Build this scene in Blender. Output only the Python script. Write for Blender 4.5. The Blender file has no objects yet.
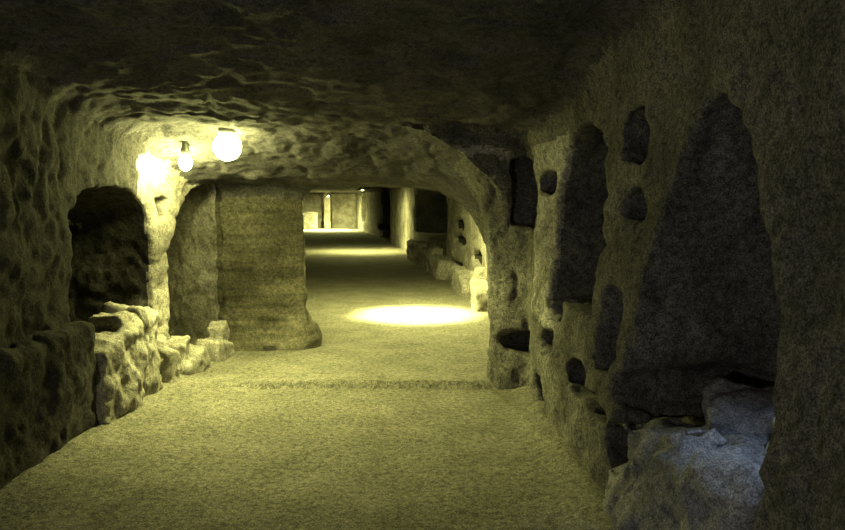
import bpy, math, random
import numpy as np
from mathutils import Vector
C = bpy.context.scene.collection
PI = math.pi
F = 756.0; EYE = 1.7; PITCH = math.atan(62/F)

# ------------------------------------------------------------------ noise
def _h(ix, iy, iz, s):
    n = (ix*374761393 + iy*668265263 + iz*2147483647 + s*1274126177) & 0xffffffff
    n = ((n ^ (n >> 13)) * 1274126177) & 0xffffffff
    n = ((n ^ (n >> 16)) * 2246822519) & 0xffffffff
    return ((n ^ (n >> 15)) & 0xffff) / 65535.0*2-1
def vn(p, s=0):
    q = np.floor(p).astype(np.int64); f = p-q; f = f*f*(3-2*f)
    out = 0
    for a in (0, 1):
        for b in (0, 1):
            for c in (0, 1):
                w = (f[:, 0] if a else 1-f[:, 0])*(f[:, 1] if b else 1-f[:, 1])*(f[:, 2] if c else 1-f[:, 2])
                out = out + w*_h(q[:, 0]+a, q[:, 1]+b, q[:, 2]+c, s)
    return out
def fbm(p, scale, octs=3, s=0, gain=.5):
    o = 0; a = 1; t = 0; sc = 1.0/scale
    for i in range(octs):
        o = o+a*vn(p*sc+17.3*i, s+i); t += a; a *= gain; sc *= 2.03
    return o/t

# ------------------------------------------------------------------ surface nets
def nets(G, o, h):
    """G: field on a grid (negative inside the hollow).  returns verts, quads; normals point to the negative side"""
    S = G < 0
    nx, ny, nz = G.shape
    c = [(i, j, k) for i in (0, 1) for j in (0, 1) for k in (0, 1)]
    def sl(a, d): return a[d[0]:nx-1+d[0], d[1]:ny-1+d[1], d[2]:nz-1+d[2]]
    cnt = np.zeros((nx-1, ny-1, nz-1), np.int8)
    for d in c: cnt += sl(S, d)
    act = (cnt > 0) & (cnt < 8)
    idx = np.argwhere(act)
    vid = -np.ones(act.shape, np.int32); vid[act] = np.arange(len(idx))
    acc = np.zeros((len(idx), 3)); n = np.zeros(len(idx))
    for d in c:
        for ax in range(3):
            if d[ax]: continue
            e = list(d); e[ax] = 1
            g0 = G[idx[:, 0]+d[0], idx[:, 1]+d[1], idx[:, 2]+d[2]].astype(float)
            g1 = G[idx[:, 0]+e[0], idx[:, 1]+e[1], idx[:, 2]+e[2]].astype(float)
            m = (g0 < 0) != (g1 < 0)
            t = np.where(m, g0/np.where(m, g0-g1, 1), 0)
            for k in range(3): acc[:, k] += np.where(m, d[k]+(t if k == ax else 0), 0)
            n += m
    V = np.array(o)+h*(idx+acc/n[:, None])
    Q = []
    for ax in range(3):
        u, v = (ax+1) % 3, (ax+2) % 3
        lo = [slice(None)]*3; hi = [slice(None)]*3
        lo[ax] = slice(0, -1); hi[ax] = slice(1, None)
        lo[u] = hi[u] = slice(1, -1); lo[v] = hi[v] = slice(1, -1)
        a = S[tuple(lo)]; b = S[tuple(hi)]
        for cond, flip in ((a & ~b, True), (~a & b, False)):
            e = np.argwhere(cond)
            if not len(e): continue
            def g(du, dv):
                w = e.copy(); w[:, u] += du; w[:, v] += dv
                return vid[w[:, 0], w[:, 1], w[:, 2]]
            q = np.stack([g(0, 0), g(1, 0), g(1, 1), g(0, 1)], 1)
            Q.append(q[:, ::-1] if flip else q)
    return V, np.concatenate(Q)
def vnormals(V, Q):
    n = np.cross(V[Q[:, 2]]-V[Q[:, 0]], V[Q[:, 3]]-V[Q[:, 1]])
    N = np.zeros_like(V)
    for k in range(4): np.add.at(N, Q[:, k], n)
    return N/(np.linalg.norm(N, axis=1)[:, None]+1e-12)
def meshobj(name, V, Q, mat, parent=None, N=None, smooth=True):
    me = bpy.data.meshes.new(name)
    me.vertices.add(len(V)); me.vertices.foreach_set('co', np.ascontiguousarray(V, dtype=np.float32).ravel())
    me.loops.add(Q.size); me.loops.foreach_set('vertex_index', Q.astype(np.int32).ravel())
    me.polygons.add(len(Q)); me.polygons.foreach_set('loop_start', np.arange(0, Q.size, Q.shape[1], dtype=np.int32))
    me.update(calc_edges=True); me.validate()
    if smooth: me.shade_smooth()
    if N is not None and len(me.vertices) == len(N): me.normals_split_custom_set_from_vertices(N.tolist())
    me.materials.append(mat)
    o = bpy.data.objects.new(name, me); C.objects.link(o)
    if parent: o.parent = parent
    return o
def tag(o, label=None, cat=None, group=None, kind=None):
    if label: o['label'] = label
    if cat: o['category'] = cat
    if group: o['group'] = group
    if kind: o['kind'] = kind
    return o
def sub(V, Q, N, m):
    q = Q[m]; u, inv = np.unique(q, return_inverse=True)
    return V[u], inv.reshape(q.shape), N[u]

# ------------------------------------------------------------------ materials
ALB = .66
def mat_rock(name, base, dark, scale=1.0, bump=.6, strata=0.0, grain=.5, rough=.95):
    base = tuple(v*ALB for v in base); dark = tuple(v*ALB for v in dark)
    m = bpy.data.materials.new(name); m.use_nodes = True
    nt = m.node_tree; N = nt.nodes; L = nt.links
    b = N['Principled BSDF']; b.inputs['Roughness'].default_value = rough
    b.inputs['Specular IOR Level'].default_value = .15
    tc = N.new('ShaderNodeTexCoord')
    def noise(s, d, r=.6, v=None):
        n = N.new('ShaderNodeTexNoise'); n.inputs['Scale'].default_value = s*scale
        n.inputs['Detail'].default_value = d; n.inputs['Roughness'].default_value = r
        L.new(v or tc.outputs['Object'], n.inputs['Vector']); return n.outputs['Fac']
    def ramp(f, p0, p1, c0, c1):
        r = N.new('ShaderNodeValToRGB'); L.new(f, r.inputs['Fac'])
        r.color_ramp.elements[0].position = p0; r.color_ramp.elements[1].position = p1
        r.color_ramp.elements[0].color = (*c0, 1); r.color_ramp.elements[1].color = (*c1, 1); return r.outputs['Color']
    def mul(a, c, f=1):
        x = N.new('ShaderNodeMix'); x.data_type = 'RGBA'; x.blend_type = 'MULTIPLY'
        x.inputs[0].default_value = f; L.new(a, x.inputs[6]); L.new(c, x.inputs[7]); return x.outputs[2]
    col = ramp(noise(2.2, 6), .36, .64, dark, base)
    sp = ramp(noise(26, 4, .7), .34, .6, (1-grain,)*3, (1.08,)*3)
    col = mul(col, sp)
    fine = ramp(noise(110, 2, .8), .38, .62, (1-1.1*grain, 1-1.1*grain, 1-.8*grain), (1.4, 1.35, 1.5))
    col = mul(col, fine)
    if strata:
        mp = N.new('ShaderNodeMapping'); mp.inputs['Scale'].default_value = (.5, .5, 7)
        L.new(tc.outputs['Object'], mp.inputs['Vector'])
        st = ramp(noise(2, 3, .6, mp.outputs['Vector']), .4, .58, (1-strata,)*3, (1, 1, 1))
        col = mul(col, st)
    L.new(col, b.inputs['Base Color'])
    bm1 = N.new('ShaderNodeBump'); bm1.inputs['Strength'].default_value = bump; bm1.inputs['Distance'].default_value = .05
    L.new(noise(14, 8, .7), bm1.inputs['Height'])
    bm2 = N.new('ShaderNodeBump'); bm2.inputs['Strength'].default_value = bump*.7; bm2.inputs['Distance'].default_value = .012
    L.new(noise(75, 4, .7), bm2.inputs['Height']); L.new(bm1.outputs[0], bm2.inputs['Normal'])
    L.new(bm2.outputs[0], b.inputs['Normal'])
    return m
def mat_plain(name, col, rough=.6, metal=0, emit=None, es=0):
    m = bpy.data.materials.new(name); m.use_nodes = True; b = m.node_tree.nodes['Principled BSDF']
    n = m.node_tree.nodes.new('ShaderNodeTexNoise'); n.inputs['Scale'].default_value = 30
    r = m.node_tree.nodes.new('ShaderNodeValToRGB'); m.node_tree.links.new(n.outputs['Fac'], r.inputs['Fac'])
    r.color_ramp.elements[0].color = (*[c*.8 for c in col], 1); r.color_ramp.elements[1].color = (*col, 1)
    m.node_tree.links.new(r.outputs['Color'], b.inputs['Base Color'])
    b.inputs['Roughness'].default_value = rough; b.inputs['Metallic'].default_value = metal
    if emit: b.inputs['Emission Color'].default_value = (*emit, 1); b.inputs['Emission Strength'].default_value = es
    return m
LIGHT = (.97, .97, .31)
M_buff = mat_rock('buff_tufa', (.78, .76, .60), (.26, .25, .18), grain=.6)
M_wall = mat_rock('tufa_wall', (.34, .33, .25), (.16, .155, .12), grain=.6)
M_ceil = mat_rock('dark_ceiling', (.19, .183, .165), (.10, .095, .085), grain=.5, bump=.45)  # ceiling and lintel rock, darker and greyer than the wall tufa
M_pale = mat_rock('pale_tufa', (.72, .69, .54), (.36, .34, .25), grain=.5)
M_dark = mat_rock('shaded_tufa', (.115, .108, .09), (.06, .055, .045))  # unlit look of left wall, block, niches and slots put into the colour
M_pier = mat_rock('layered_tufa', (.30, .28, .18), (.17, .16, .10), strata=.3)
M_floor = mat_rock('sandy_floor', (.44, .42, .29), (.31, .30, .20), grain=.6, bump=.6)
M_grey = mat_rock('grey_rubble', (.55, .55, .50), (.30, .30, .27), grain=.45)

# ------------------------------------------------------------------ the hollow of the catacomb
POLY = [(1.3, -2.5), (1.22, 1.0), (1.12, 2.4), (1.05, 3.6), (1.0, 4.4), (.95, 5.4), (.93, 6.1), (.95, 6.66), (.62, 6.9), (.74, 8.2),
        (1.0, 10), (1.05, 13), (.44, 18.6), (0, 22), (-.6, 27), (-2.5, 40), (-4.6, 51.8),
        (-9.6, 52.6), (-7.6, 40), (-5.4, 27), (-4.0, 18), (-3.2, 12), (-2.8, 9.85), (-1.56, 9.7), (-1.37, 8.8), (-2.36, 8.74),
        (-2.54, 7.55), (-2.62, 7.2), (-2.56, 5.4), (-2.5, 4), (-2.45, -2.5)]
def polysdf(X, Y):
    d = np.full(X.shape, 1e9, np.float32); s = np.ones(X.shape, np.float32)
    n = len(POLY)
    for i in range(n):
        ax, ay = POLY[i]; bx, by = POLY[i-1]
        ex, ey = bx-ax, by-ay; wx, wy = X-ax, Y-ay
        t = np.clip((wx*ex+wy*ey)/(ex*ex+ey*ey), 0, 1)
        d = np.minimum(d, (wx-ex*t)**2+(wy-ey*t)**2)
        c1 = Y >= ay; c2 = Y < by; c3 = ex*wy > ey*wx
        s = np.where((c1 & c2 & c3) | (~c1 & ~c2 & ~c3), -s, s)
    return s*np.sqrt(d)
CY = [-3, 3.2, 4.4, 5.4, 6.15, 6.9, 7.2, 8.0, 9.3, 9.75, 12, 30, 53]
CZ = [3.0, 2.95, 2.72, 2.5, 2.37, 2.37, 2.26, 1.96, 1.87, 2.45, 2.5, 2.5, 2.4]
def smax(a, b, k):
    h = np.clip(.5-.5*(a-b)/k, 0, 1); return a*(1-h)+b*h+k*h*(1-h)
def smin(a, b, k): return -smax(-a, -b, k)
def arch(Y, Z, c, ry, zc, rz, zlo):
    pw = 1.55 if ry == .701 else 2.0       # the big arch is pointed
    e = ((np.abs((Y-c)/ry)**pw+np.abs((Z-zc)/rz)**pw)**(1/pw)-1)*min(ry, rz)
    b = np.abs(Y-c)-ry
    return np.maximum(np.where(Z > zc, e, b), zlo-Z)
def box(X, Y, Z, x0, x1, y0, y1, z0, z1):
    return np.maximum(np.maximum(np.maximum(x0-X, X-x1), np.maximum(y0-Y, Y-y1)), np.maximum(z0-Z, Z-z1))
def ell(X, Y, Z, c, r):
    return (np.sqrt(((X-c[0])/r[0])**2+((Y-c[1])/r[1])**2+((Z-c[2])/r[2])**2)-1)*min(r)
def wallY(px, X): return F*X/(px-422)
HOLES = []   # (name key, centre, radii)
def hole(x0, x1, y0, y1, Xw, dep=.45, key='wall'):
    px, py = (x0+x1)/2, (y0+y1)/2
    t = np.linspace(2.5, 8, 1200); xx = (px-422)*t/F; zz = EYE-(py-203)*t/F
    ln = .14*np.clip(zz-.55, 0, 1.1)*np.clip((6.4-t)/.8, .1, 1)*(t < 6.6)
    yc = t[np.argmax(polysdf(xx, t)-ln > 0)]
    w, hh = (x1-x0)/2*yc/F, (y1-y0)/2*yc/F
    Xc = (px-422)*yc/F
    HOLES.append((key, (Xc+.38, yc+(-.02 if key == 'holed' else .12), EYE-(py-203)*yc/F), (max(w*1.5, .15)+.42, .24 if key == 'holed' else max(w*1.8, .30), hh*1.4)))
hole(515, 534, 334, 356, .97, .4, 'jamb')
hole(534, 566, 333, 361, .98, .4)
hole(527, 558, 380, 414, .97, .35)
hole(563, 593, 369, 399, 1.0, .42)
hole(549, 564, 303, 325, 1.02, .3, 'pale')
hole(543, 553, 172, 194, 1.08, .28, 'pale')
hole(584, 613, 407, 425, 1.0, .3)
hole(619, 660, 384, 432, 1.04, .4)
hole(617, 638, 442, 490, 1.0, .35)
hole(606, 652, 114, 162, 1.16, .4, 'holed')
hole(620, 641, 188, 224, 1.15, .35, 'holed')
# corridor beyond: stacked loculi, radii along y,z
for (x0, x1, y0, y1) in ((453, 463, 219, 229), (453, 463, 236, 244), (449, 461, 262, 271), (470, 480, 252, 263), (470, 481, 274, 284), (412, 419, 247, 258), (376, 383, 224, 231)):
    px = (x0+x1)/2
    ys = np.linspace(10, 50, 800); xr = np.interp(ys, [10, 13, 18.6, 22, 27, 40, 51], [1.0, 1.05, .44, 0, -.6, -2.5, -4.6])
    k = np.argmin(np.abs(422+F*xr/ys-px)); k0 = np.argmin(np.abs(422+F*xr/ys-x0)); k1 = np.argmin(np.abs(422+F*xr/ys-x1))
    yc = ys[k]; ry = max(.18, abs(ys[k0]-ys[k1])/2)
    HOLES.append(('far', (xr[k]+.05, yc, EYE-((y0+y1)/2-203)*yc/F), (.7, ry, (y1-y0)/2*yc/F)))
# arched burial niches: key, xlo, xhi, centre y, ry, zc, rz, zlo
NICHES = [('left_near', -4.1, -2.3, 6.39, .90, 1.5, .32, -.3),
          ('right_corner', .80, 1.75, 6.98, .53, 1.45, .72, 1.50),
          ('right_deep', .8, 2.6, 5.26, .58, 1.68, .56, .98),
          ('right_big', .8, 1.95, 3.24, .701, .95, 1.20, .15)]
FARN = [('far_first', .3, 2.6, 11.2, .9, 1.1, .75, .5), ('far_second', -1.0, 2.6, 21.0, 3.4, 1.5, .85, .75),
        ('far_third', -3.5, 0.6, 34.8, 2.3, 1.6, .75, .05), ('far_fourth', -5.5, -1.5, 46.5, 1.6, 1.5, .7, .5)]
def field(xs, ys, zs, near):
    X2, Y2 = np.meshgrid(xs, ys, indexing='ij')
    P = polysdf(X2, Y2).astype(np.float32)[:, :, None]
    X = xs[:, None, None].astype(np.float32); Y = ys[None, :, None].astype(np.float32); Z = zs[None, None, :].astype(np.float32)
    H = np.interp(ys, CY, CZ).astype(np.float32)[None, :, None]
    Hx = H - .03*np.clip(X-.2, 0, 9)
    lean = np.where((X > 0) & (Y < 6.6), .14*np.clip(Z-.55, 0, 1.1)*np.clip((6.4-Y)/.8, .1, 1), 0)
    k = (.25+.9*((X > -.3) & (Y > 6.7) & (Y < 9.5))).astype(np.float32)
    V = smax(P-lean, Z-Hx, k)
    V = np.maximum(V, -.25-Z)
    if near:
        for n in NICHES:
            key, x0, x1, c, ry, zc, rz, zlo = n
            a = np.maximum(arch(Y, Z, c, ry, zc, rz, zlo), np.maximum(x0-X, X-x1))
            if key == 'right_corner': a = np.maximum(a, Y-6.93)
            V = smin(V, a, .05)
        # recess under the corner niche
        V = smin(V, box(X, Y, Z, 1.0, 1.08, 6.5, 6.85, .95, 1.52), .06)
        a = arch(Y, Z, 8.75, 1.2, .92, 1.08, -.3)
        a = np.maximum(np.maximum(a, X+2.34), np.maximum(-3.6-X, Y-(8.86+(-2.36-X)*.45)))
        V = smin(V, a, .04)
        V = smin(V, box(X, Y, Z, 1.9, 2.75, 4.5, 6.2, 1.42, 1.62), .03)       # slot in the back of the deep niche
        V = smin(V, box(X, Y, Z, .7, 2.3, 4.16, 4.5, .72, 1.2), .04)        # tall slot
        V = smin(V, box(X, Y, Z, -2.8, -2.3, 7.38, 7.56, 1.55, 1.74), .03)    # small square hole in the lit pillar
        V = smax(V, -ell(X, Y, Z, (-1.46, 8.98, 0), (.25, .34, .36)), .12)      # foot of the pier
        V = smax(V, -box(X, Y, Z, -2.5, -1.35, 8.62, 9.2, -.3, .07), .04)       # plinth line
        V = smax(V, -ell(X, Y, Z, (.9, 7.02, .1), (.28, .3, .5)), .1)
    else:
        for n in FARN:
            key, x0, x1, c, ry, zc, rz, zlo = n
            V = smin(V, np.maximum(arch(Y, Z, c, ry, zc, rz, zlo), np.maximum(x0-X, X-x1)), .08)
        # pillars jutting from the right side, and low tomb wall under the second arch
    for key, c, r in HOLES:
        if ys[0]-.5 < c[1] < ys[-1]+.5:
            V = smin(V, ell(X, Y, Z, c, r), .04)
    return V.astype(np.float32)
def displace(V, N, far=False):
    d = .04*fbm(V, .75, 2, 5)+.028*fbm(V, .2, 2, 9)
    if not far: d += .016*fbm(V, .07, 2, 13)
    r = 1-np.abs(fbm(V, .35, 2, 21)); d += .022*np.clip(r-.86, 0, 1)/.14       # cracks
    lay = fbm(V*np.array([1.2, 1.2, 8.0]), 1.0, 3, 31)
    wall = 1-np.abs(N[:, 2])
    d += .026*lay*wall*(((V[:, 0] > -2.5) & (V[:, 1] > 8.5) & (V[:, 1] < 9.7) & (V[:, 0] < -1.2))*1.0+.35)
    ce = (N[:, 2] < -.4)
    d += ce*(.025*np.abs(fbm(V, .5, 2, 41)))
    fade = np.clip((V[:, 2]+.1)/.2, .25, 1)
    return V-N*(d*fade)[:, None]
def chunk(x0, x1, y0, y1, z1, h, near, far=False):
    xs = np.arange(x0, x1, h); ys = np.arange(y0, y1, h); zs = np.arange(-.12, z1, h)
    G = field(xs, ys, zs, near)
    V, Q = nets(G, (xs[0], ys[0], zs[0]), h)
    N = vnormals(V, Q)
    c0 = V[Q].mean(1)
    V = displace(V, N, far); N = vnormals(V, Q)
    return V, Q, N, c0

# ---- near chunk
V, Q, N, c = chunk(-4.3, 2.9, 1.6, 9.55, 3.25, .026, True)
fn = N[Q].mean(1)
x, y, z = c[:, 0], c[:, 1]+.07*fbm(c, .25, 3, 81), c[:, 2]+.09*fbm(c, .3, 3, 83)
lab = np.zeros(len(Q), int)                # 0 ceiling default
left = x < -.8
lean = .14*np.clip(z-.55, 0, 1.1)
wr = np.interp(y, [0, 2.4, 3.6, 4.4, 5.4, 6.1, 6.66, 6.9, 8.2, 10], [1.2, 1.12, 1.05, 1.0, .95, .93, .95, .95, .95, 1.0])+lean*np.clip((6.4-y)/.8, .1, 1)*(y < 6.6)
wl = np.interp(y, [0, 4, 5.4, 7.2, 7.55, 8.74, 9.5], [-2.45, -2.5, -2.56, -2.62, -2.54, -2.36, -2.36])
isw = np.abs(fn[:, 2]) < .62
H = np.interp(y, CY, CZ)
low = (z < H-.38)
lab[:] = 0
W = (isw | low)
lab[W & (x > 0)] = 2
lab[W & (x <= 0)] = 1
# lintel
lab[(y > 7.3) & (z > 1.62) & (x > -2.3) & (x < .9)] = 3
# pier left of doorway
lab[(y > 8.6) & (x > -2.42) & (x < -.9) & (z < 1.72)] = 4
lab[(y > 8.6) & (x > -2.9) & (x < -.9) & (y > 9.2)& (z < 1.72)] = 4
# right jamb
lab[(x > 0) & (y > 6.72) & (z <= 1.62)] = 5
lab[(x > .3) & (y > 6.72) & (y <= 7.3) & (z <= 2.1)] = 5
# left lit pillar
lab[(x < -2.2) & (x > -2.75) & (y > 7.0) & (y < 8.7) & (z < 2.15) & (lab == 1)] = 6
# pale flared pillar, holed pillar
lab[(lab == 2) & (y > 5.6) & (y < 6.43+1.3*np.clip(z-1.85, 0, 1)) & (y < 6.8) & (z > .75) & (z < 2.18)] = 7
lab[(lab == 2) & (y > 3.86) & (y < 4.5) & (z > .6) & (z < 2.35)] = 8
lab[(lab == 2) & (y > 1.5) & (y < 2.58) & (z < 2.5)] = 9
# niches
def nm(y0, y1, z0, z1): return (y > y0) & (y < y1) & (z > z0) & (z < z1)
yu = c[:, 1]
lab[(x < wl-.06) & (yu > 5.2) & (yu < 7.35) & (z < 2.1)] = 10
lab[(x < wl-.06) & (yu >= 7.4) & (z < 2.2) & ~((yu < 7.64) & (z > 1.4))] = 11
lab[(x > np.where(yu > 6.6, .80, wr+.05)) & (yu > 6.44) & (yu < 6.95) & (z > 1.4) & (z < 2.25)] = 12
lab[(x > wr+.05) & nm(4.58, 5.92, .92, 2.4)] = 13
lab[(x > 2) & nm(4.3, 6.4, 1.3, 1.8)] = 13
lab[(x > wr+.05) & nm(2.5, 4.0, -.2, 2.3)] = 14
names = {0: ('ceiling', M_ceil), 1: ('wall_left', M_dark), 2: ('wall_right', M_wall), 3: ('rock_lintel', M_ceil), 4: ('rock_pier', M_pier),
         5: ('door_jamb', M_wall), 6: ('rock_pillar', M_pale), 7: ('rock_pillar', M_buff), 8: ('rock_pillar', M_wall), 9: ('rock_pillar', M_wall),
         10: ('burial_niche', M_dark), 11: ('burial_niche', M_pale), 12: ('burial_niche', M_wall), 13: ('burial_niche', M_wall), 14: ('burial_niche', M_wall)}  # arched left niche takes pale rock for its lamp-lit look
tags = {3: ('low rock lintel spanning the top of the doorway to the far gallery', 'lintel'),
        4: ('dark layered rock pier forming the left side of the doorway', 'pier'),
        5: ('rough greenish rock jamb forming the right side of the doorway', 'jamb'),
        6: ('brightly lit narrow rock pillar with curved edge beside the globe lamp', 'pillar'),
        7: ('pale yellow rock pillar flaring at its top, just right of the doorway jamb', 'pillar'),
        8: ('rough rock pillar pierced by two square holes, one above the other', 'pillar'),
        9: ('rock pillar at the right edge, nearest side of the big pointed arch', 'pillar'),
        10: ('dark niche behind the low broken wall, left of the lit pillar', 'niche'),
        11: ('arched niche between the lit left pillar and the layered pier', 'niche'),
        12: ('small dark curved niche between the doorway jamb and pale pillar', 'niche'),
        13: ('deep dark tall niche between the pale pillar and the holed pillar', 'niche'),
        14: ('large pointed arched niche above the grey rubble at right', 'niche')}
# holes as parts
hl = -np.ones(len(Q), int)
for i, (key, cc, rr) in enumerate(HOLES):
    d = np.sqrt(((x-cc[0])/(rr[0]+.06))**2+((y-cc[1])/(rr[1]+.03))**2+((z-cc[2])/(rr[2]+.03))**2)
    m = (d < 1) & (x > wr-.02) & (lab != 13) & (lab != 14) & (lab != 12)
    hl[m] = i
sq = (x < wl-.06) & (y > 7.3) & (y < 7.62) & (z > 1.5) & (z < 1.79); hl[sq] = 100
lab[sq] = 6
ts = (x > wr+.06) & (y > 3.92) & (y < 4.54) & (z > .66) & (z < 1.24) & (hl < 0); hl[ts] = 101
for i in sorted(names):
    m = lab == i
    nm_, mt = names[i]
    if not m.any(): print('EMPTY', i); continue
    o = meshobj(nm_, *sub(V, Q, N, m & (hl < 0))[:2], mt, N=sub(V, Q, N, m & (hl < 0))[2])
    if i in tags: tag(o, *tags[i])
    else: tag(o, kind='structure')
    for j in np.unique(hl[m]):
        if j < 0: continue
        mm = m & (hl == j)
        if mm.sum() < 12:
            continue
        s = sub(V, Q, N, mm); meshobj('hole', s[0], s[1], mt, o, s[2])

# ---- behind the camera
V, Q, N, c = chunk(-3.2, 2.2, -2.9, 1.72, 3.3, .06, True)
fn = N[Q].mean(1); cz = c[:, 2]
isc = (fn[:, 2] < -.62) | (cz > 2.75)
bk = (c[:, 1] < -2.2) & ~isc
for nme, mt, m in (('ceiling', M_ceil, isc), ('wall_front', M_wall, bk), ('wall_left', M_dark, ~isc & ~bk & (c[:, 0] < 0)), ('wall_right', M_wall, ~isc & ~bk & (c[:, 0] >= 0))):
    s = sub(V, Q, N, m); tag(meshobj(nme, s[0], s[1], mt, N=s[2]), kind='structure')

# ---- far gallery
V, Q, N, c = chunk(-10.6, 3.2, 9.42, 53.6, 2.8, .07, False, True)
fn = N[Q].mean(1); x, y, z = c.T
wr = np.interp(y, [9, 10, 13, 18.6, 22, 27, 40, 51.8], [.9, 1.0, 1.05, .44, 0, -.6, -2.5, -4.6])
mid = wr-2.0
lab = np.where(x > mid, 2, 1)
lab[(fn[:, 2] < -.62) & (z > 2.0)] = 0
lab[z > 2.3] = 0
lab[(lab > 0) & (y > 51.2)] = 3
R = (lab == 2)
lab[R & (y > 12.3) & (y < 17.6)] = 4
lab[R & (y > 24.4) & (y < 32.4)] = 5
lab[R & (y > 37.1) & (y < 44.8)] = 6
inn = (x > wr+.1) & (z < 2.36) & (lab != 3)
lab[inn & (y < 12.35)] = 7
lab[inn & (y > 17.3) & (y < 24.6)] = 8
lab[inn & (y > 32.3) & (y < 37.2)] = 9
lab[inn & (y > 44.7) & (y < 48.3)] = 10
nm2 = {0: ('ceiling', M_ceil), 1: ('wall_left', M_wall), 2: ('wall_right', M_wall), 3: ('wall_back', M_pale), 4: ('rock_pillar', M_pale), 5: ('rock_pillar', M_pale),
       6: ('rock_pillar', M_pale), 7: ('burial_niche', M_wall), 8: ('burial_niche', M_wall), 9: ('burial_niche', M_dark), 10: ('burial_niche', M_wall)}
tg2 = {4: ('pale rock pillar with stacked burial slots, first on the right beyond the doorway', 'pillar'),
       5: ('lit narrow rock pillar in the far gallery, between two dark niches', 'pillar'),
       6: ('small distant pale pillar with a dark hole near its foot', 'pillar'),
       7: ('grey arched niche just behind the right edge of the doorway', 'niche'),
       8: ('wide dark arched niche on the right of the far gallery', 'niche'),
       9: ('narrow black niche far down the gallery, left of the lit narrow pillar', 'niche'),
       10: ('most distant niche, beside the end wall of the gallery', 'niche')}
hl = -np.ones(len(Q), int)
for i, (key, cc, rr) in enumerate(HOLES):
    if key != 'far': continue
    d = np.sqrt(((x-cc[0])/(rr[0]+.1))**2+((y-cc[1])/(rr[1]+.08))**2+((z-cc[2])/(rr[2]+.06))**2)
    hl[(d < 1) & (x > wr+.1)] = i
    lab[(d < 1) & (x > wr+.1) & (lab == 2) & False] = 4
for i in sorted(nm2):
    m = lab == i
    if not m.any(): print('EMPTY far', i); continue
    s = sub(V, Q, N, m & ((hl < 0) | (i not in (4, 5, 6))))
    o = meshobj(nm2[i][0], s[0], s[1], nm2[i][1], N=s[2])
    tag(o, *tg2[i]) if i in tg2 else tag(o, kind='structure')
    if i in (4, 5, 6):
        for j in np.unique(hl[m]):
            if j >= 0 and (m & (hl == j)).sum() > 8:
                s = sub(V, Q, N, m & (hl == j)); meshobj('burial_slot', s[0], s[1], M_dark, o, s[2])  # shade inside the slots comes from the darker rock colour

# ------------------------------------------------------------------ floor (trodden earth with a low step at the doorway)
def floor_z(X, Y):
    p = np.stack([X.ravel(), Y.ravel(), X.ravel()*0], 1)
    near = np.clip((14-p[:, 1])/6, 0, 1)
    zz = (.02*fbm(p, 1.1, 2, 51)+.012*fbm(p, .16, 3, 55)*near)
    edge = 6.86+.02*fbm(p, .5, 2, 61)
    st = np.clip((edge-p[:, 1])/.03, 0, 1)*np.clip((p[:, 0]+2.1)/.6, 0, 1)
    bank = .05*np.exp(-((p[:, 0]+2.45)/.25)**2)*(p[:, 1] < 8.6)+.07*np.exp(-((p[:, 0]-.98)/.16)**2)*(p[:, 1] < 6.8)
    return (zz+.06*(1-st)*1.0*np.clip((p[:, 0]+2.1)/.6, 0, 1)*np.clip((9.5-p[:, 1])/2.6, 0, 1)+bank).reshape(X.shape)
def floor_grid(xs, ys):
    X, Y = np.meshgrid(xs, ys, indexing='ij'); Z = floor_z(X, Y)
    Vv = np.stack([X.ravel(), Y.ravel(), Z.ravel()], 1); a, b = X.shape
    i = (np.arange(a-1)[:, None]*b+np.arange(b-1)[None, :]).ravel()
    return Vv, np.stack([i, i+b, i+b+1, i+1], 1)
ysf = [-2.8]
while ysf[-1] < 53.4: ysf.append(ysf[-1]+(.03 if 3 < ysf[-1] < 9.8 else .12 if ysf[-1] < 20 else .3))
xsf = np.concatenate([np.arange(-10.5, -4.1, .3), np.arange(-4.1, 2.7, .035)])
Vf, Qf = floor_grid(xsf, np.array(ysf))
cen = Vf[Qf].mean(1)
keep = polysdf(cen[:, 0], cen[:, 1]) < .35
keep |= (cen[:, 1] < 9.5) & (cen[:, 1] > 2) & (cen[:, 0] > -4.2) & (cen[:, 0] < 2.4)
s = sub(Vf, Qf, Vf, keep)
tag(meshobj('floor', s[0], s[1], M_floor), kind='structure')

# ------------------------------------------------------------------ loose rock pieces
def stone(name, blobs, mat, label, cat, group=None, seed=0, h=.02, amp=.05, k=.04, parent=None, keepfn=None):
    """union of rounded blocks (cx,cy,cz, hx,hy,hz, rot) as one closed rough rock"""
    lo = np.min([np.array(b[:3])-max(b[3:6])*1.35-.08 for b in blobs], 0); hi = np.max([np.array(b[:3])+max(b[3:6])*1.35+.08 for b in blobs], 0)
    xs, ys, zs = [np.arange(lo[i], hi[i], h) for i in range(3)]
    X = xs[:, None, None]; Y = ys[None, :, None]; Z = zs[None, None, :]; G = None
    for b in blobs:
        ca, sa = math.cos(b[6]), math.sin(b[6]); tl = b[7] if len(b) > 7 else 0
        u = (X-b[0])*ca+(Y-b[1])*sa; v = -(X-b[0])*sa+(Y-b[1])*ca; w = Z-b[2]-tl*v
        r = min(b[3:6])*.35
        q = [np.abs(u)-b[3]+r, np.abs(v)-b[4]+r, np.abs(w)-b[5]+r]
        d = np.sqrt(np.maximum(q[0], 0)**2+np.maximum(q[1], 0)**2+np.maximum(q[2], 0)**2)+np.minimum(np.maximum(np.maximum(q[0], q[1]), q[2]), 0)-r
        G = d if G is None else smin(G, d, k)
    G = -(G+0*X+0*Y+0*Z)
    Vv, Qq = nets(G.astype(np.float32), lo, h); Nn = vnormals(Vv, Qq)
    d = amp*fbm(Vv+seed*3.7, .28, 3, 71)+amp*.3*fbm(Vv, .07, 2, 75)
    Vv = Vv+(-Nn if False else Nn*-1)*(d)[:, None]
    o = meshobj(name, Vv, Qq[:, ::-1], mat)
    if label: tag(o, label, cat, group)
    return o
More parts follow.
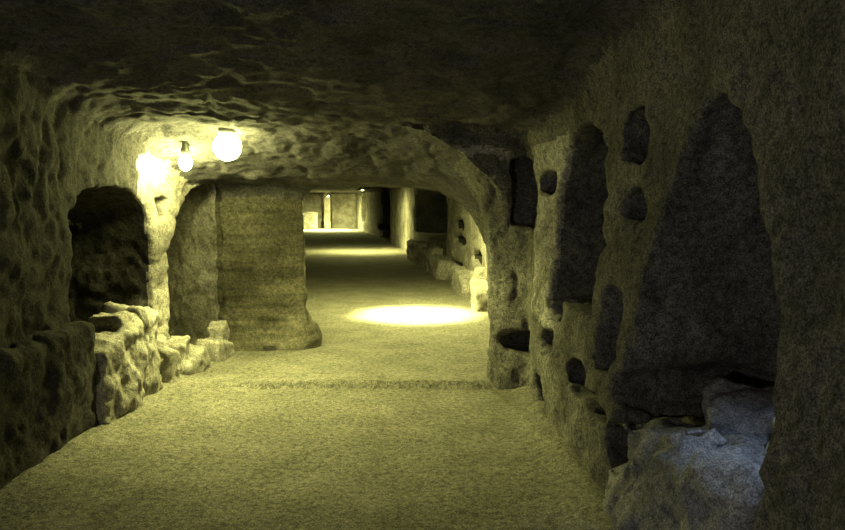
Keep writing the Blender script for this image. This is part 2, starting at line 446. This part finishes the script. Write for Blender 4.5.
def LX(px, X=-2.45): return F*(-X)/(422-px)
g = 'low broken tomb walls along the left side'
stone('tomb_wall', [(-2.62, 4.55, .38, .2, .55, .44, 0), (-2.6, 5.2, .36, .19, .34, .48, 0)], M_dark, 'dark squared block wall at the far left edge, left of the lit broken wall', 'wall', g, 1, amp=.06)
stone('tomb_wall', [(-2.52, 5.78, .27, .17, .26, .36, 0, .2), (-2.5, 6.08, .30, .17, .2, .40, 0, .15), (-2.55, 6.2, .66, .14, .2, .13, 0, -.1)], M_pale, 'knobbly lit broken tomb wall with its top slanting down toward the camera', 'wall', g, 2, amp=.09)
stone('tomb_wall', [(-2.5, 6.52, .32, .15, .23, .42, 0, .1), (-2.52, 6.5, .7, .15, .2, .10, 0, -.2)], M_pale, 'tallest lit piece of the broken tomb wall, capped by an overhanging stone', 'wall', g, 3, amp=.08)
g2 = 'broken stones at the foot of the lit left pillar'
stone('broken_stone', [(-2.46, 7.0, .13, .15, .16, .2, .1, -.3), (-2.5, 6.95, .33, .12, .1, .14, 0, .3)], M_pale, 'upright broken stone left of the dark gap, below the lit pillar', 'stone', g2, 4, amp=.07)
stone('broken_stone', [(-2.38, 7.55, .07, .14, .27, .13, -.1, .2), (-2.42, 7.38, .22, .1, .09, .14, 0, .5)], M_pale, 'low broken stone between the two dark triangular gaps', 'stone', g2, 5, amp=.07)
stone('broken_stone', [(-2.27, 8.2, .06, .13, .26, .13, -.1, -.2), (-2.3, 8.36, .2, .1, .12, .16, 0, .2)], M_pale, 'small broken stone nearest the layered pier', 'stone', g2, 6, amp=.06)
# rubble on the right
stone('rubble_heap', [(1.5, 3.3, .26, .45, .5, .34, .2, -.15), (1.25, 3.72, .30, .2, .22, .30, .4), (1.8, 2.9, .3, .35, .4, .30, 0), (1.3, 3.0, .5, .12, .16, .12, .6, .4), (1.62, 3.62, .55, .22, .14, .2, -.3, .3), (1.22, 3.4, .58, .1, .12, .1, .2, -.4), (1.75, 3.2, .6, .14, .2, .12, .9, .3), (1.12, 3.9, .14, .1, .16, .14, .3)], M_grey, 'bluish grey rock heap under the big arch in the lower right corner', 'rubble', None, 7, h=.024, amp=.12)
g3 = 'loose stones on the right-hand rubble'
for i, (bx, by, bz, r, lb) in enumerate([(1.5, 3.0, .60, .07, 'pale loose stone on top of the grey rubble heap, brightest one'), (1.66, 3.3, .62, .05, 'small loose stone on the back of the grey rubble heap'),
                                 (1.27, 3.5, .58, .05, 'small loose stone on the left shoulder of the grey rubble heap')]):
    stone('loose_stone', [(bx, by, bz, r, r*.8, r*.6, i*.7)], M_grey, lb, 'stone', g3, 10+i, h=.014, amp=.03)
# far gallery: low walls and post at the end
stone('tomb_wall', [(-7.6, 49.5, .5, .75, .4, .62, 0)], M_wall, 'low grey block wall at the far left end of the gallery', 'wall', None, 20, h=.05, amp=.06)
stone('stone_post', [(-6.35, 50.6, 1.2, .22, .25, 1.25, 0)], M_pale, 'tall white stone post at the end of the far gallery', 'post', None, 21, h=.05, amp=.05)
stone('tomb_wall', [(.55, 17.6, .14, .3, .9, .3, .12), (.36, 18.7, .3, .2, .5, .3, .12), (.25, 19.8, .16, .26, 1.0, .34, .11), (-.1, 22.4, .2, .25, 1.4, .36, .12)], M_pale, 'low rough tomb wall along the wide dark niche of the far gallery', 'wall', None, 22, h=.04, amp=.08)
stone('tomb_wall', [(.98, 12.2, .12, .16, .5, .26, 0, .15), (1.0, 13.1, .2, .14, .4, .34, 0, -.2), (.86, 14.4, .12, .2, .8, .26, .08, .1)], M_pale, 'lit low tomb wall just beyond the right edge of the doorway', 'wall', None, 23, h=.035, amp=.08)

# ------------------------------------------------------------------ lamps
M_metal = mat_plain('lamp_metal', (.12, .12, .11), .5, .6)
def glow(name, s, col=LIGHT): return mat_plain(name, (.9, .9, .85), .4, 0, col, s)
import bmesh
def prim(name, fn, mat, parent=None, loc=(0, 0, 0)):
    bm = bmesh.new(); fn(bm); me = bpy.data.meshes.new(name); bm.to_mesh(me); bm.free()
    me.shade_smooth(); me.materials.append(mat); o = bpy.data.objects.new(name, me); C.objects.link(o)
    o.location = loc; o.parent = parent; return o
def lathe(prof, seg=28):
    def f(bm):
        rings = []
        for r, zz in prof: rings.append([bm.verts.new((max(r, 1e-4)*math.cos(2*PI*i/seg), max(r, 1e-4)*math.sin(2*PI*i/seg), zz)) for i in range(seg)])
        for a, b in zip(rings, rings[1:]):
            for i in range(seg): bm.faces.new((a[i], a[(i+1) % seg], b[(i+1) % seg], b[i]))
        bm.faces.new(rings[0][::-1]); bm.faces.new(rings[-1])
        bmesh.ops.remove_doubles(bm, verts=bm.verts, dist=2e-4)
        bmesh.ops.recalc_face_normals(bm, faces=bm.faces)
    return f
def empty(name, loc, label, cat, group=None):
    o = bpy.data.objects.new(name, None); C.objects.link(o); o.location = loc; o.empty_display_size = .1
    return tag(o, label, cat, group)
LP = (-1.76, 6.88, 2.205)
lamp = empty('globe_lamp', LP, 'bright round glowing globe lamp under the ceiling beside the left pillar', 'lamp')
prim('globe', lathe([(.125*math.sin(t), -.125*math.cos(t)) for t in np.linspace(0.02, 2.75, 20)]), glow('globe_glow', 66), lamp)
l = bpy.data.lights.new('lamp_beam', 'SPOT'); l.energy = 340; l.color = LIGHT; l.spot_size = 2.2; l.spot_blend = .45; l.shadow_soft_size = .06
o = bpy.data.objects.new('lamp_beam', l); C.objects.link(o); o.parent = lamp; o.location = (0, 0, -.2); o.rotation_euler = (0, -.3, 0)
wl2 = empty('glare_lamp', (-2.24, 7.2, 2.08), 'small glowing bulb low on the overexposed rock left of the globe lamp', 'lamp')  # added second bulb, widens the globe's glare over the pillar
prim('bulb', lathe([(.06*math.sin(t), -.075*math.cos(t)) for t in np.linspace(0.02, 2.7, 16)]), glow('glare_bulb_glow', 420), wl2)
prim('lamp_base', lathe([(.028, .065), (.04, .07), (.045, .12), (.03, .16), (.02, .34)]), M_metal, wl2)
prim('lamp_base', lathe([(.05, .11), (.075, .12), (.08, .15), (.07, .2), (.05, .26)]), M_metal, lamp)
def downlight(loc, label, group, energy, size=2.1, blend=.6, col=LIGHT, fill=0):
    e = empty('ceiling_lamp', loc, label, 'lamp', group)
    prim('lamp_shade', lathe([(.04, .22), (.05, .12), (.09, .10), (.13, 0), (.125, 0), (.085, .085), (.03, .09)]), M_metal, e)
    prim('bulb', lathe([(.045*math.sin(t), .035-.045*math.cos(t)) for t in np.linspace(.02, 3.1, 10)]), glow('bulb_glow', fill, col), e)
    l = bpy.data.lights.new('lamp_beam', 'SPOT'); l.energy = energy; l.color = col; l.spot_size = size; l.spot_blend = blend; l.shadow_soft_size = .05
    o = bpy.data.objects.new('lamp_beam', l); C.objects.link(o); o.parent = e; o.location = (0, 0, -.03)
    return e
gl = 'shaded ceiling lamps of the far gallery'
downlight((-.08, 11.5, 2.16), 'shaded ceiling lamp hidden above the bright floor pool beyond the doorway', gl, 4500, 1.0, .75, fill=9500)
downlight((-2.1, 26.5, 2.15), 'shaded ceiling lamp over the second lit band of the far gallery', gl, 900, 2.0, .9, fill=4000)
downlight((-5.9, 47.6, 2.12), 'shaded ceiling lamp at the far end of the gallery', gl, 5000, 2.3, .9, fill=20000)
bk = empty('fill_lamp', (-1.9, -1.3, 1.35), 'round wall lamp glowing behind the viewpoint', 'lamp')  # unseen lamp added as fill for the ceiling and right side
prim('globe', lathe([(.125*math.sin(t), -.125*math.cos(t)) for t in np.linspace(0.02, 3.12, 20)]), glow('fill_globe_glow', 165, (.95, .93, .82)), bk)
ar = prim('fill_lamp_arm', lathe([(.03, .1), (.03, .5), (.07, .5), (.07, .56)]), M_metal, bk); ar.rotation_euler = (0, -PI/2, 0)
# cool spotlight added inside the big arch for the bluish light on the rubble
e = empty('cool_fill_spot', (1.55, 2.8, 1.72), 'small cool spotlight fixed inside the big right arch', 'lamp')
prim('lamp_housing', lathe([(.03, .12), (.045, .1), (.05, 0), (.045, 0), (.035, .05)]), M_metal, e)
l = bpy.data.lights.new('cool_beam', 'SPOT'); l.energy = 30; l.color = (.6, .78, 1.0); l.spot_size = 1.15; l.spot_blend = 1; l.shadow_soft_size = .03
o = bpy.data.objects.new('cool_beam', l); C.objects.link(o); o.parent = e; o.location = (0, 0, -.01)
o.rotation_euler = (Vector((1.4, 3.0, .55))-Vector((1.55, 2.8, 1.72))).to_track_quat('-Z', 'Y').to_euler()

# ------------------------------------------------------------------ world, camera
w = bpy.data.worlds.new('w'); bpy.context.scene.world = w; w.use_nodes = True
w.node_tree.nodes['Background'].inputs[0].default_value = (0, 0, 0, 1)
cam = bpy.data.cameras.new('camera'); cam.sensor_width = 36; cam.lens = 36*F/845; cam.clip_start = .05; cam.clip_end = 200
co = bpy.data.objects.new('camera', cam); C.objects.link(co); co.location = (0, 0, EYE); co.rotation_euler = (PI/2-PITCH, 0, 0)
S = bpy.context.scene; S.camera = co
S.view_settings.view_transform = 'Standard'; S.view_settings.look = 'None'; S.view_settings.gamma = 1; S.view_settings.use_curve_mapping = False
S.view_settings.exposure = 0.45
